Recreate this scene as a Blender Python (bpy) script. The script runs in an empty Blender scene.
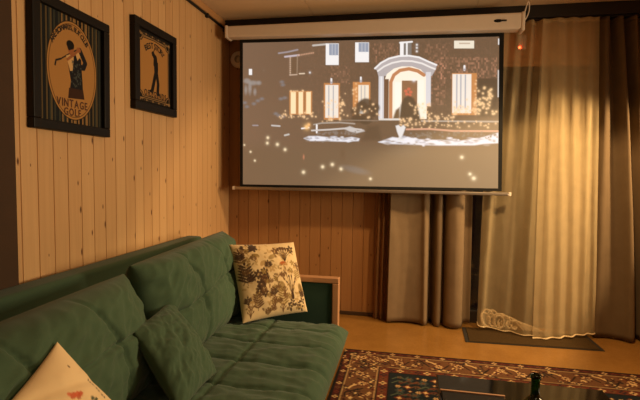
import bpy, bmesh, math, random
import numpy as np
from mathutils import Vector, Matrix, noise
random.seed(7); rng = np.random.default_rng(7)
SC = bpy.context.scene; COL = SC.collection

# ------------------------------------------------------------------ helpers
def lin(c):
    c = np.asarray(c, float) / 255.0
    return np.where(c <= .04045, c / 12.92, ((c + .055) / 1.055) ** 2.4)
def link(o, parent=None):
    COL.objects.link(o)
    if parent is not None:
        o.parent = parent
        if parent.type == 'EMPTY': o.matrix_parent_inverse = Matrix.Translation(parent.location).inverted()
    return o
def tag(o, label=None, cat=None, group=None, kind=None):
    for k, v in (('label', label), ('category', cat), ('group', group), ('kind', kind)):
        if v: o[k] = v
    return o
def thing(name, loc, label, cat, group=None):
    o = bpy.data.objects.new(name, None); o.empty_display_size = .05
    o.location = loc; COL.objects.link(o)
    return tag(o, label, cat, group)
def mesh(name, verts, faces, mat, parent=None, smooth=False, colors=None, label=None):
    me = bpy.data.meshes.new(name)
    me.from_pydata([tuple(v) for v in verts], [], [tuple(f) for f in faces])
    if mat: me.materials.append(mat)
    if smooth: me.polygons.foreach_set('use_smooth', [True] * len(me.polygons))
    if colors is not None:
        a = me.color_attributes.new('Col', 'FLOAT_COLOR', 'POINT')
        c = np.ones((len(verts), 4), np.float32); c[:, :3] = colors
        a.data.foreach_set('color', c.ravel())
    me.update()
    o = link(bpy.data.objects.new(name, me), parent)
    if label: o['label'] = label
    return o
def bmobj(name, bm, mat, parent=None, smooth=False, label=None):
    me = bpy.data.meshes.new(name); bmesh.ops.recalc_face_normals(bm, faces=bm.faces); bm.to_mesh(me); bm.free()
    me.materials.append(mat)
    if smooth: me.polygons.foreach_set('use_smooth', [True] * len(me.polygons))
    o = link(bpy.data.objects.new(name, me), parent)
    if label: o['label'] = label
    return o
def add_box(bm, x0, x1, y0, y1, z0, z1, bev=0, seg=2, rot=None, piv=None):
    r = bmesh.ops.create_cube(bm, size=1)
    vs = r['verts']
    for v in vs:
        v.co = Vector(((x0 + x1) / 2 + v.co.x * (x1 - x0), (y0 + y1) / 2 + v.co.y * (y1 - y0), (z0 + z1) / 2 + v.co.z * (z1 - z0)))
    if bev > 0:
        es = list({e for v in vs for e in v.link_edges})
        rr = bmesh.ops.bevel(bm, geom=es, offset=bev, segments=seg, affect='EDGES', profile=.5)
        vs = list({v for v in vs if v.is_valid} | set(rr['verts']))
    if rot is not None:
        bmesh.ops.rotate(bm, verts=vs, cent=piv, matrix=rot)
    return bm
def box(name, x0, x1, y0, y1, z0, z1, mat, parent=None, bev=0, seg=2, label=None, rot=None, piv=None):
    return bmobj(name, add_box(bmesh.new(), x0, x1, y0, y1, z0, z1, bev, seg, rot, piv), mat, parent, label=label)
def lathe(name, prof, cx, cy, mat, parent=None, n=32, label=None, axis='z', cz=0):
    vs, fs = [], []
    for r, h in prof:
        for k in range(n):
            a = 2 * math.pi * k / n
            if axis == 'z': vs.append((cx + r * math.cos(a), cy + r * math.sin(a), h))
            else: vs.append((cx + r * math.cos(a), h, cz + r * math.sin(a)))
    for i in range(len(prof) - 1):
        for k in range(n):
            fs.append((i * n + k, i * n + (k + 1) % n, (i + 1) * n + (k + 1) % n, (i + 1) * n + k))
    fs.append(tuple(range(n))[::-1]); fs.append(tuple((len(prof) - 1) * n + k for k in range(n)))
    o = mesh(name, vs, fs, mat, parent, True, label=label)
    return o
def tube(name, pts, r, mat, parent=None, res=6, cyclic=False, label=None, smooth_path=True):
    cu = bpy.data.curves.new(name, 'CURVE'); cu.dimensions = '3D'; cu.bevel_depth = r; cu.bevel_resolution = 2; cu.use_fill_caps = True
    for P in (pts if isinstance(pts[0][0], (tuple, list)) else [pts]):
        sp = cu.splines.new('NURBS' if smooth_path else 'POLY'); sp.points.add(len(P) - 1)
        for q, c in zip(sp.points, P): q.co = (*c, 1)
        if smooth_path: sp.use_endpoint_u = True; sp.order_u = 4; sp.resolution_u = res
    tmp = bpy.data.objects.new('tmp', cu)
    COL.objects.link(tmp)
    dg = bpy.context.evaluated_depsgraph_get()
    me = bpy.data.meshes.new_from_object(tmp.evaluated_get(dg)); me.name = name
    bpy.data.objects.remove(tmp); bpy.data.curves.remove(cu)
    me.materials.clear(); me.materials.append(mat)
    me.polygons.foreach_set('use_smooth', [True] * len(me.polygons))
    o = link(bpy.data.objects.new(name, me), parent)
    if label: o['label'] = label
    return o

# ------------------------------------------------------------------ materials
def newmat(name):
    m = bpy.data.materials.new(name); m.use_nodes = True
    nt = m.node_tree; b = nt.nodes['Principled BSDF']
    return m, nt, b
def N(nt, t, **kw):
    n = nt.nodes.new(t)
    for k, v in kw.items(): setattr(n, k, v)
    return n
def math_node(nt, op, a, b=None, c=None):
    n = N(nt, 'ShaderNodeMath', operation=op)
    for i, v in enumerate((a, b, c)):
        if v is None: continue
        if isinstance(v, (int, float)): n.inputs[i].default_value = v
        else: nt.links.new(v, n.inputs[i])
    return n.outputs[0]
def mix(nt, fac, a, b, blend='MIX'):
    n = N(nt, 'ShaderNodeMix', data_type='RGBA', blend_type=blend)
    for s, v in ((n.inputs[0], fac), (n.inputs[6], a), (n.inputs[7], b)):
        if isinstance(v, (int, float)): s.default_value = v
        elif isinstance(v, (tuple, list, np.ndarray)): s.default_value = (*[float(x) for x in v[:3]], 1)
        else: nt.links.new(v, s)
    return n.outputs[2]
def simple(name, rgb, rough=.6, metal=0, noise_amt=.12, nscale=30, bump=0, spec=.5, coat=0):
    """plain procedural material: base colour with a little noise mottling, optional bump"""
    m, nt, b = newmat(name)
    c = lin(rgb); tc = N(nt, 'ShaderNodeTexCoord')
    nz = N(nt, 'ShaderNodeTexNoise'); nz.inputs['Scale'].default_value = nscale; nz.inputs['Detail'].default_value = 4
    nt.links.new(tc.outputs['Object'], nz.inputs['Vector'])
    out = mix(nt, nz.outputs[0], c * (1 - noise_amt), np.minimum(c * (1 + noise_amt), 1))
    nt.links.new(out, b.inputs['Base Color'])
    b.inputs['Roughness'].default_value = rough; b.inputs['Metallic'].default_value = metal
    b.inputs['Specular IOR Level'].default_value = spec; b.inputs['Coat Weight'].default_value = coat
    if bump:
        bp = N(nt, 'ShaderNodeBump'); bp.inputs['Strength'].default_value = bump; bp.inputs['Distance'].default_value = .002
        nt.links.new(nz.outputs[0], bp.inputs['Height']); nt.links.new(bp.outputs[0], b.inputs['Normal'])
    return m
def pine(name, axis, width, c_lo, c_hi, off=0.0, knot_rgb=(84, 48, 22), rough=.45):
    m, nt, b = newmat(name); L = nt.links
    tc = N(nt, 'ShaderNodeTexCoord'); sx = N(nt, 'ShaderNodeSeparateXYZ'); L.new(tc.outputs['Object'], sx.inputs[0])
    A = sx.outputs['XYZ'.index(axis)]; Z = sx.outputs[2]
    q = math_node(nt, 'DIVIDE', math_node(nt, 'ADD', A, off), width)
    idx = math_node(nt, 'FLOOR', q)
    wn = N(nt, 'ShaderNodeTexWhiteNoise', noise_dimensions='1D'); L.new(idx, wn.inputs['W'])
    # grain
    cb = N(nt, 'ShaderNodeCombineXYZ')
    L.new(math_node(nt, 'MULTIPLY', A, 34.0), cb.inputs[0])
    L.new(math_node(nt, 'ADD', math_node(nt, 'MULTIPLY', Z, 1.1), math_node(nt, 'MULTIPLY', wn.outputs[0], 40.0)), cb.inputs[2])
    gr = N(nt, 'ShaderNodeTexNoise'); gr.inputs['Scale'].default_value = 1.6; gr.inputs['Detail'].default_value = 6; gr.inputs['Distortion'].default_value = .6
    L.new(cb.outputs[0], gr.inputs['Vector'])
    # knots: one voronoi cell stack in each plank
    kb = N(nt, 'ShaderNodeCombineXYZ')
    L.new(math_node(nt, 'MULTIPLY', q, 1.0), kb.inputs[0])
    L.new(math_node(nt, 'ADD', math_node(nt, 'MULTIPLY', Z, 4.2), math_node(nt, 'MULTIPLY', wn.outputs[0], 17.0)), kb.inputs[1])
    vo = N(nt, 'ShaderNodeTexVoronoi', voronoi_dimensions='2D'); vo.inputs['Scale'].default_value = 1.0; vo.inputs['Randomness'].default_value = 1.0
    L.new(kb.outputs[0], vo.inputs['Vector'])
    sc = N(nt, 'ShaderNodeSeparateColor'); L.new(vo.outputs['Color'], sc.inputs[0])
    rad = math_node(nt, 'MULTIPLY', math_node(nt, 'MAXIMUM', math_node(nt, 'SUBTRACT', sc.outputs[0], .35), 0.0), .16)
    mr = N(nt, 'ShaderNodeMapRange'); L.new(vo.outputs['Distance'], mr.inputs[0])
    mr.inputs[1].default_value = 0; L.new(math_node(nt, 'ADD', rad, .0001), mr.inputs[2]); mr.inputs[3].default_value = 1.6; mr.inputs[4].default_value = 0
    tone = math_node(nt, 'ADD', math_node(nt, 'MULTIPLY', wn.outputs[0], .38), math_node(nt, 'MULTIPLY', math_node(nt, 'SUBTRACT', gr.outputs[0], .2), .75))
    base = mix(nt, tone, lin(c_lo), lin(c_hi))
    L.new(mix(nt, mr.outputs[0], base, lin(knot_rgb)), b.inputs['Base Color'])
    b.inputs['Roughness'].default_value = rough; b.inputs['Specular IOR Level'].default_value = .35
    return m
def painted(name, rough=.8, emis=0.0, base_attr=True, base=(.7, .7, .7), sheen=0, bump=0, bscale=400):
    """colour comes from the design that is drawn on the thing (attribute 'Col')"""
    m, nt, b = newmat(name)
    at = N(nt, 'ShaderNodeAttribute', attribute_name='Col')
    if base_attr: nt.links.new(at.outputs['Color'], b.inputs['Base Color'])
    else: b.inputs['Base Color'].default_value = (*base, 1)
    if emis:
        nt.links.new(at.outputs['Color'], b.inputs['Emission Color']); b.inputs['Emission Strength'].default_value = emis
    b.inputs['Roughness'].default_value = rough; b.inputs['Sheen Weight'].default_value = sheen
    b.inputs['Specular IOR Level'].default_value = .2
    if bump:
        tc = N(nt, 'ShaderNodeTexCoord'); nz = N(nt, 'ShaderNodeTexNoise'); nz.inputs['Scale'].default_value = bscale
        nt.links.new(tc.outputs['Object'], nz.inputs['Vector'])
        bp = N(nt, 'ShaderNodeBump'); bp.inputs['Strength'].default_value = bump; bp.inputs['Distance'].default_value = .003
        nt.links.new(nz.outputs[0], bp.inputs['Height']); nt.links.new(bp.outputs[0], b.inputs['Normal'])
    return m
def fabric(name, rgb, sheen=.25, amt=.25):
    m, nt, b = newmat(name); L = nt.links; c = lin(rgb)
    tc = N(nt, 'ShaderNodeTexCoord')
    n1 = N(nt, 'ShaderNodeTexNoise'); n1.inputs['Scale'].default_value = 420; n1.inputs['Detail'].default_value = 3
    n2 = N(nt, 'ShaderNodeTexNoise'); n2.inputs['Scale'].default_value = 9; n2.inputs['Detail'].default_value = 5
    for n in (n1, n2): L.new(tc.outputs['Object'], n.inputs['Vector'])
    f = math_node(nt, 'ADD', math_node(nt, 'MULTIPLY', n1.outputs[0], .6), math_node(nt, 'MULTIPLY', n2.outputs[0], .4))
    L.new(mix(nt, f, c * (1 - amt), c * (1 + amt)), b.inputs['Base Color'])
    b.inputs['Roughness'].default_value = .9; b.inputs['Sheen Weight'].default_value = sheen
    b.inputs['Sheen Roughness'].default_value = .5; b.inputs['Specular IOR Level'].default_value = .15
    bp = N(nt, 'ShaderNodeBump'); bp.inputs['Strength'].default_value = .25; bp.inputs['Distance'].default_value = .002
    L.new(n1.outputs[0], bp.inputs['Height']); L.new(bp.outputs[0], b.inputs['Normal'])
    return m
def cloth(name, rgb, clear=0.0, trans=.35, weave=900):
    """curtain cloth: diffuse + translucent, and the open share of the weave lets rays straight through"""
    m = bpy.data.materials.new(name); m.use_nodes = True; nt = m.node_tree; L = nt.links
    nt.nodes.remove(nt.nodes['Principled BSDF']); out = nt.nodes['Material Output']
    tc = N(nt, 'ShaderNodeTexCoord'); nz = N(nt, 'ShaderNodeTexNoise'); nz.inputs['Scale'].default_value = 14; nz.inputs['Detail'].default_value = 6
    L.new(tc.outputs['Object'], nz.inputs['Vector'])
    c = lin(rgb); col = mix(nt, nz.outputs[0], c * .85, c * 1.12)
    d = N(nt, 'ShaderNodeBsdfDiffuse'); t = N(nt, 'ShaderNodeBsdfTranslucent'); tr = N(nt, 'ShaderNodeBsdfTransparent')
    L.new(col, d.inputs[0]); L.new(col, t.inputs[0])
    m1 = N(nt, 'ShaderNodeMixShader'); m1.inputs[0].default_value = trans; L.new(d.outputs[0], m1.inputs[1]); L.new(t.outputs[0], m1.inputs[2])
    m2 = N(nt, 'ShaderNodeMixShader'); m2.inputs[0].default_value = clear; L.new(m1.outputs[0], m2.inputs[1]); L.new(tr.outputs[0], m2.inputs[2])
    L.new(m2.outputs[0], out.inputs[0])
    return m

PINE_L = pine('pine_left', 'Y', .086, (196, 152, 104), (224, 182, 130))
PINE_B = pine('pine_back_shaded', 'X', .090, (146, 102, 62), (178, 132, 84), off=.0)  # same pine as the left wall, darkened to carry the shade there
DARKWOOD = simple('dark_wood', (62, 38, 13), .8, noise_amt=.25, nscale=8)
CORNICE = simple('cornice_pine', (190, 142, 92), .5, nscale=6)
BLACKTRIM = simple('black_trim', (28, 23, 19), .6)
CEIL = simple('ceiling_board', (228, 202, 166), .7, noise_amt=.05, nscale=3)
GREEN = fabric('green_fabric', (62, 82, 63), .12)
GREEN_D = fabric('dark_green_fabric', (34, 62, 50))
FRAMEWOOD = simple('oak', (176, 130, 92), .5, noise_amt=.15, nscale=12)
BLACK = simple('black_frame', (22, 18, 15), .5, spec=.2)
GLOSS = simple('black_gloss', (9, 8, 8), .08, noise_amt=.05, spec=.28)
WHITE = simple('white_plastic', (226, 212, 196), .45, noise_amt=.03)
METAL = simple('grey_metal', (170, 160, 150), .35, .8)
SCREEN_BLACK = simple('screen_border', (10, 10, 10), .9)
DRAPE = cloth('grey_drape', (136, 115, 90), 0, .12)
DRAPE_R = cloth('grey_drape_shaded', (112, 94, 72), 0, .12)  # same grey cloth, darkened to stand in for shade at the right
SHEER = cloth('sheer', (232, 208, 162), .60, .3)
SHEER_D = cloth('sheer_brown', (150, 112, 76), .25, .3)
CORD = simple('cord', (216, 190, 146), .8)
MAT = simple('doormat', (70, 54, 32), .95, noise_amt=.5, nscale=160, bump=.6, spec=.05)
MAT_B = simple('doormat_border', (40, 34, 26), .9)
CREAM = painted('cream_fabric', .9, sheen=.2, bump=.15)
RUGM = painted('rug_pile', .95, sheen=.0, bump=.5, bscale=260)
PRINT = painted('print', .75)
FRAME_DOOR = simple('door_frame_dark', (44, 36, 30), .5)

def glass(name, rgb, rough=.02):
    m, nt, b = newmat(name)
    b.inputs['Base Color'].default_value = (*lin(rgb), 1); b.inputs['Transmission Weight'].default_value = 1
    b.inputs['Roughness'].default_value = rough; b.inputs['IOR'].default_value = 1.45
    return m
PANE = glass('pane', (240, 245, 245), 0)
BOTTLE = glass('green_glass', (86, 128, 84), .03)
def floor_mat():
    m, nt, b = newmat('varnished_floor'); L = nt.links
    tc = N(nt, 'ShaderNodeTexCoord')
    n1 = N(nt, 'ShaderNodeTexNoise'); n1.inputs['Scale'].default_value = 5; n1.inputs['Detail'].default_value = 8; n1.inputs['Roughness'].default_value = .65
    n2 = N(nt, 'ShaderNodeTexNoise'); n2.inputs['Scale'].default_value = 60; n2.inputs['Detail'].default_value = 3
    for n in (n1, n2): L.new(tc.outputs['Object'], n.inputs['Vector'])
    f = math_node(nt, 'ADD', math_node(nt, 'MULTIPLY', n1.outputs[0], .7), math_node(nt, 'MULTIPLY', n2.outputs[0], .3))
    L.new(mix(nt, f, lin((118, 80, 36)), lin((172, 126, 64))), b.inputs['Base Color'])
    b.inputs['Roughness'].default_value = .22; b.inputs['Specular IOR Level'].default_value = .5
    return m
FLOOR = floor_mat()

# ------------------------------------------------------------------ 2D painting of designs
class Canvas:
    """numpy canvas in the coordinates of the design; anti-aliased shapes"""
    def __init__(s, w, h, nx, ny, bg):
        s.w, s.h, s.nx, s.ny = w, h, nx, ny
        s.X, s.Y = np.meshgrid(np.linspace(0, w, nx), np.linspace(0, h, ny))
        s.px = w / (nx - 1); s.A = np.empty((ny, nx, 3)); s.A[:] = bg
    def blend(s, m, c):
        s.A += (np.asarray(c, float) - s.A) * np.clip(m, 0, 1)[..., None]
    def add(s, m, c): s.A += np.asarray(c, float) * np.clip(m, 0, 1)[..., None]
    def poly(s, pts, c, soft=None, a=1.0):
        P = np.asarray(pts, float); soft = soft or s.px
        ins = np.zeros(s.X.shape, bool); d = np.full(s.X.shape, 1e9)
        for i in range(len(P)):
            (x1, y1), (x2, y2) = P[i], P[(i + 1) % len(P)]
            if y1 != y2:
                ins ^= ((y1 > s.Y) != (y2 > s.Y)) & (s.X < (x2 - x1) * (s.Y - y1) / (y2 - y1) + x1)
            d = np.minimum(d, s.segd(x1, y1, x2, y2))
        s.blend(a * np.clip(.5 + np.where(ins, d, -d) / soft, 0, 1), c)
    def segd(s, x1, y1, x2, y2):
        dx, dy = x2 - x1, y2 - y1; L = dx * dx + dy * dy + 1e-12
        t = np.clip(((s.X - x1) * dx + (s.Y - y1) * dy) / L, 0, 1)
        return np.hypot(s.X - x1 - t * dx, s.Y - y1 - t * dy)
    def line(s, pts, w, c, a=1.0, soft=None):
        d = np.full(s.X.shape, 1e9)
        for (x1, y1), (x2, y2) in zip(pts[:-1], pts[1:]): d = np.minimum(d, s.segd(x1, y1, x2, y2))
        s.blend(a * np.clip(.5 + (w / 2 - d) / (soft or s.px), 0, 1), c)
    def ell(s, cx, cy, rx, ry, c, a=1.0, rot=0, soft=None):
        dx, dy = s.X - cx, s.Y - cy; co, si = math.cos(rot), math.sin(rot)
        q = np.hypot((dx * co + dy * si) / rx, (-dx * si + dy * co) / ry)
        s.blend(a * np.clip(.5 + (1 - q) * min(rx, ry) / (soft or s.px), 0, 1), c)
    def glow(s, cx, cy, r, c, a=1.0):
        s.add(a * np.exp(-((s.X - cx) ** 2 + (s.Y - cy) ** 2) / (r * r)), c)
def painted_grid(name, cv, pos, mat, parent=None, label=None):
    """a grid of vertices carrying a Canvas; pos(u, v) gives the place, v=0 is the canvas's first row"""
    ny, nx = cv.ny, cv.nx
    U, V = np.meshgrid(np.linspace(0, 1, nx), np.linspace(0, 1, ny))
    P = pos(U, V).reshape(-1, 3)
    i = np.arange(nx * ny).reshape(ny, nx)
    F = np.stack([i[:-1, :-1], i[1:, :-1], i[1:, 1:], i[:-1, 1:]], -1).reshape(-1, 4)
    return mesh(name, P.tolist(), F.tolist(), mat, parent, False, np.clip(cv.A, 0, None).reshape(-1, 3), label)

# ------------------------------------------------------------------ camera
f, yaw, pitch, roll = .9093062648 * 500, -.1883024963, -.0638295774, .0153475955
cyw, syw = math.cos(yaw), math.sin(yaw)
fw = Vector((syw * math.cos(pitch), cyw * math.cos(pitch), math.sin(pitch))); rt = Vector((cyw, -syw, 0)); up = rt.cross(fw)
r2 = math.cos(roll) * rt + math.sin(roll) * up; u2 = -math.sin(roll) * rt + math.cos(roll) * up
cam = bpy.data.cameras.new('camera'); cam.sensor_width = 36; cam.lens = f / 640 * 36; cam.clip_start = .02
co = bpy.data.objects.new('camera', cam); COL.objects.link(co)
M = Matrix((r2, u2, -fw)).transposed().to_4x4(); M.translation = (1.5080472657, -3.7028611463, 1.1902311107)
co.matrix_world = M; SC.camera = co

# ------------------------------------------------------------------ room shell
H, XR, YF = 2.4, 4.0, -5.4
def planks(bm, a0, a1, z0, z1, w, place, back, gw=.0055, gd=.0045, off=0.0):
    """a boarded wall panel: V-grooves between boards along direction a, as one closed solid"""
    prof = []; k = math.ceil((a0 + off) / w) ; prof.append((a0, 0))
    while k * w - off < a1 - gw:
        c = k * w - off
        if c > a0 + gw: prof += [(c - gw / 2, 0), (c - gw / 4, gd), (c + gw / 4, gd), (c + gw / 2, 0)]
        k += 1
    prof.append((a1, 0)); prof += [(a1, back), (a0, back)]
    lo = [bm.verts.new(place(a, d, z0)) for a, d in prof]; hi = [bm.verts.new(place(a, d, z1)) for a, d in prof]
    n = len(prof)
    for i in range(n): bm.faces.new((lo[i], lo[(i + 1) % n], hi[(i + 1) % n], hi[i]))
    bm.faces.new(lo[::-1]); bm.faces.new(hi)
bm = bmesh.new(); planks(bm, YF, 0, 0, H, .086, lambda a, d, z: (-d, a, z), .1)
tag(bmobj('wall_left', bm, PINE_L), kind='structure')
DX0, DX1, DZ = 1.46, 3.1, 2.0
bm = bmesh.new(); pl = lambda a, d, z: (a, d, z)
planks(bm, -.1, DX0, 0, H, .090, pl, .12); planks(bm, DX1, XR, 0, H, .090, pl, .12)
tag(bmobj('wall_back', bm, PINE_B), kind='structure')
tag(box('wall_right', XR, XR + .1, YF, .12, 0, H, PINE_L), kind='structure')
tag(box('wall_front', -.1, XR + .1, YF - .1, YF, 0, H, PINE_B), kind='structure')
tag(box('floor', -.1, XR + .1, YF - .1, .12, -.1, 0, FLOOR), kind='structure')
bm = bmesh.new()
for a, b_ in ((-.1, .757), (.76, 1.967), (1.97, 3.177), (3.18, XR + .1)): add_box(bm, a, b_, YF - .1, .12, H, H + .08)
add_box(bm, -.1, XR + .1, YF - .1, .12, H + .004, H + .1)
tag(bmobj('ceiling', bm, CEIL), kind='structure')
tag(box('trim_4', DX0, DX1, 0, .12, DZ, H, simple('pale_lit_wall', (206, 152, 96), .6), bev=.0), kind='structure')  # wall above the door; its paler colour stands in for light on it
# wooden cornice with a dark cable under it on the left wall, black pelmet over the back wall, dark skirting
tag(box('trim_1', 0, .022, -2.17, 0, H - .052, H, CORNICE, bev=.006), kind='structure')
tag(box('trim_2', .0, XR, -.14, 0, 2.312, H, BLACKTRIM, bev=.004), kind='structure')
tag(box('trim_3', 0, .045, -2.60, -2.214, 0, H, DARKWOOD, bev=.006), kind='structure')
tag(box('baseboard_back', 0, DX0, -.014, 0, 0, .03, DARKWOOD, bev=.003), kind='structure')
# glazed terrace door behind the curtains
bm = bmesh.new()
for a, b_, c, d in ((DX0, DX0 + .07, 0, DZ), (DX1 - .07, DX1, 0, DZ), (2.25, 2.33, 0, DZ), (DX0, DX1, DZ - .13, DZ), (DX0, DX1, 0, .1)):
    add_box(bm, a, b_, .02, .09, c, d, .004)
dr = tag(bmobj('door_1', bm, FRAME_DOOR), kind='structure')
box('pane', DX0 + .07, 2.25, .05, .058, .1, DZ - .13, PANE, dr); box('pane', 2.33, DX1 - .07, .05, .058, .1, DZ - .13, PANE, dr)
# the cable along the cornice
cb = tag(tube('cable', [(.0085, -2.1, H - .061), (.0085, -1.4, H - .060), (.0085, -.6, H - .061), (.0085, -.16, H - .060)], .009, BLACKTRIM),
         'thin black cable running along the left wall just under the wooden cornice', 'cable')
for y in (-.46,):
    box('cable_clip', .0, .026, y - .012, y + .012, H - .083, H - .052, BLACKTRIM, cb, .004)

# ------------------------------------------------------------------ projection screen
SY = -.24
ps = thing('projection_screen', (1.2, -.24, 1.04), 'wide pull-down projection screen showing a house lit with fairy lights at night', 'projection screen')
cs = box('screen_case', .11, 2.255, -.322, -.225, 2.197, 2.296, WHITE, ps, .014, 3)
for v in cs.data.vertices:
    if v.co.z < 2.25: v.co.z += .014 - .028 * (v.co.x - .11) / 2.145      # the case droops a little to the right
box('end_cap', .094, .118, -.327, -.22, 2.205, 2.30, WHITE, ps, .008); box('end_cap', 2.247, 2.272, -.327, -.22, 2.172, 2.30, WHITE, ps, .008)
for x in (.45, 1.9): box('wall_bracket', x - .025, x + .025, -.24, -.138, 2.27, 2.325, BLACK, ps, .003)
# small dark maker's mark on the case: oval with a bar
bm = bmesh.new()
r = bmesh.ops.create_circle(bm, cap_ends=True, segments=24, radius=1)
for v in r['verts']: v.co = Vector((2.095 + v.co.x * .028, -.3232, 2.243 + v.co.y * .011))
g = bmesh.ops.extrude_face_region(bm, geom=list(bm.faces)); bmesh.ops.translate(bm, verts=[e for e in g['geom'] if isinstance(e, bmesh.types.BMVert)], vec=(0, .002, 0))
add_box(bm, 2.115, 2.15, -.3232, -.334, 2.238, 2.246)
bmobj('emblem', bm, BLACK, cs)
tube('hanging_loop', [(2.262, -.335, 2.285), (2.275, -.35, 2.35), (2.29, -.31, 2.375), (2.305, -.29, 2.34), (2.30, -.28, 2.28), (2.272, -.28, 2.245)], .004, WHITE, ps)
# fabric with black border, picture area in it
TL, TR, BL, BR = (np.array(v) for v in ((.188, SY, 2.225), (2.152, SY, 2.20), (.193, SY, 1.055), (2.180, SY, 1.064)))
def quadbox(name, q, t, mat, parent):
    vs = [p + np.array((0, -t / 2, 0)) for p in q] + [p + np.array((0, t / 2, 0)) for p in q]
    return mesh(name, vs, [(0, 1, 2, 3), (7, 6, 5, 4), (0, 4, 5, 1), (1, 5, 6, 2), (2, 6, 7, 3), (3, 7, 4, 0)], mat, parent)
quadbox('screen_fabric', (BL, BR, TR, TL), .003, SCREEN_BLACK, ps)
IBL, IBR, ITR, ITL = (np.array(v) for v in ((.218, SY - .0025, 1.074), (2.154, SY - .0025, 1.084), (2.121, SY - .0025, 2.158), (.213, SY - .0025, 2.184)))
# the projected picture (projector light and a painted room-light wash on the fabric): a brick house with lit windows and fairy lights
W = lin
cv = Canvas(256, 145, 513, 291, (0, 0, 0))
OX, OY = 243.0, 0.0
def T(x, y):   # design coordinates of the picture
    u = (x - 243) / 256; t = 43 - 6 * u; b_ = 186.5 + 2.5 * u
    uw = u / 3.28 / ((1 - u) / 3.64 + u / 3.28)     # seen at a slant: equal steps on the fabric shrink to the left
    return (uw * 256, (y - t) / (b_ - t) * 145)
def TP(ps_): return [T(*p) for p in ps_]
wht, blu, lav, wrm, org, snow = lin((240, 238, 238)), lin((160, 164, 174)), lin((148, 140, 146)), lin((255, 215, 160)), lin((200, 130, 70)), lin((232, 233, 242))
tan = lin((46, 32, 20)); dk = lin((14, 9, 6))
cv.A[:] = lin((86, 65, 49))  # tan base raised to stand in for room light falling on the screen
# painted room-light wash, lighter towards the left and over the pavement in front
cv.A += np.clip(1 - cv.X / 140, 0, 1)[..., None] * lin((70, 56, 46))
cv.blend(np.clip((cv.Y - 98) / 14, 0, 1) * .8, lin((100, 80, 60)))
# brick flecks on the facade
nfl = rng.random((80, 200)) ** 3
fl = np.repeat(np.repeat(nfl, 4, 0), 3, 1)[:291, :513]
fl = fl * np.clip((cv.X - 45) / 30, 0, 1) * (cv.Y < 78)
cv.add(fl * .5, lin((70, 50, 40)))
for (x0, y0, x1, y1, a) in ((440, 58, 497, 78, .9), (431, 60, 446, 105, .7), (372, 44, 398, 62, .6), (330, 66, 350, 84, .5), (425, 44, 450, 60, .5)):
    p0, p1 = T(x0, y0), T(x1, y1)
    m = ((cv.X > p0[0]) & (cv.X < p1[0]) & (cv.Y > p0[1]) & (cv.Y < p1[1])) * fl
    cv.add(m * a * 1.3, lin((120, 78, 60)))
def R(x0, y0, x1, y1, c, a=1.0): cv.poly(TP([(x0, y0), (x1, y0), (x1, y1), (x0, y1)]), c, a=a)
def Ln(pts, w, c, a=1.0): cv.line(TP(pts), w, c, a)
def dot(x, y, r, c, a=1.0):
    q = T(x, y); x0, x1 = np.searchsorted(cv.X[0], (q[0] - 4 * r, q[0] + 4 * r)); y0, y1 = np.searchsorted(cv.Y[:, 0], (q[1] - 4 * r, q[1] + 4 * r))
    d2 = (cv.X[y0:y1, x0:x1] - q[0]) ** 2 + (cv.Y[y0:y1, x0:x1] - q[1]) ** 2; A = cv.A[y0:y1, x0:x1]
    A += (np.asarray(c) - A) * (a * np.clip(.22 * np.exp(-d2 / (r * r * 3.2)) + .85 * np.exp(-d2 / (r * r)), 0, 1))[..., None]
# roofline, left lantern window
Ln([(278.7, 53.3), (288, 52), (297.7, 49.8)], 1.6, lav); Ln([(285, 56.8), (299, 55.2)], 1.8, lin((190, 180, 190)))
for i in range(10): dot(298 + i * 1.7, 55.4 - i * .28, .6, lin((210, 160, 130)))
for i in range(9): dot(290.4, 58 + i * 2.1, .65, lin((215, 185, 160)))
Ln([(297.4, 56), (297, 74)], 1.1, lin((150, 128, 108))); Ln([(290, 75), (297, 74.6)], 1.2, lin((190, 165, 145)))
R(291, 58, 297, 74, lin((95, 72, 52)), .6)
Ln([(299.5, 73.7), (304.5, 73.5)], 1.3, lin((215, 195, 170))); dot(310, 72.6, .8, wht)
R(249, 69, 252.2, 75, wht); dot(264, 70.5, .8, lin((120, 100, 84)))
for (x, y, rx, ry) in ((247, 81, 3.5, 2.5), (253, 83, 5, 2.2), (250, 88, 1.8, 6), (259, 83, 2.5, 2), (246, 90, 1.5, 4), (255, 92, 1.5, 3)):
    q = T(x, y); cv.ell(*q, rx, ry, lin((150, 145, 142)), .75, soft=2)
for (x, y) in ((282, 82), (283, 85), (258, 101), (262, 99), (254, 104), (247, 107), (245, 103), (276, 114), (279, 116), (283, 117), (285, 98), (281, 99)):
    q = T(x, y); cv.ell(*q, 2, 1.3, lin((120, 122, 128)), .8, soft=2)
Ln([(272, 126), (280, 126.6)], 1.6, lin((190, 186, 184))); Ln([(285, 136), (289, 135)], 1.8, lin((190, 186, 180))); Ln([(253, 126), (258, 126)], 1.4, lav)
Ln([(302, 129), (309, 128)], 1.5, wht)
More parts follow.
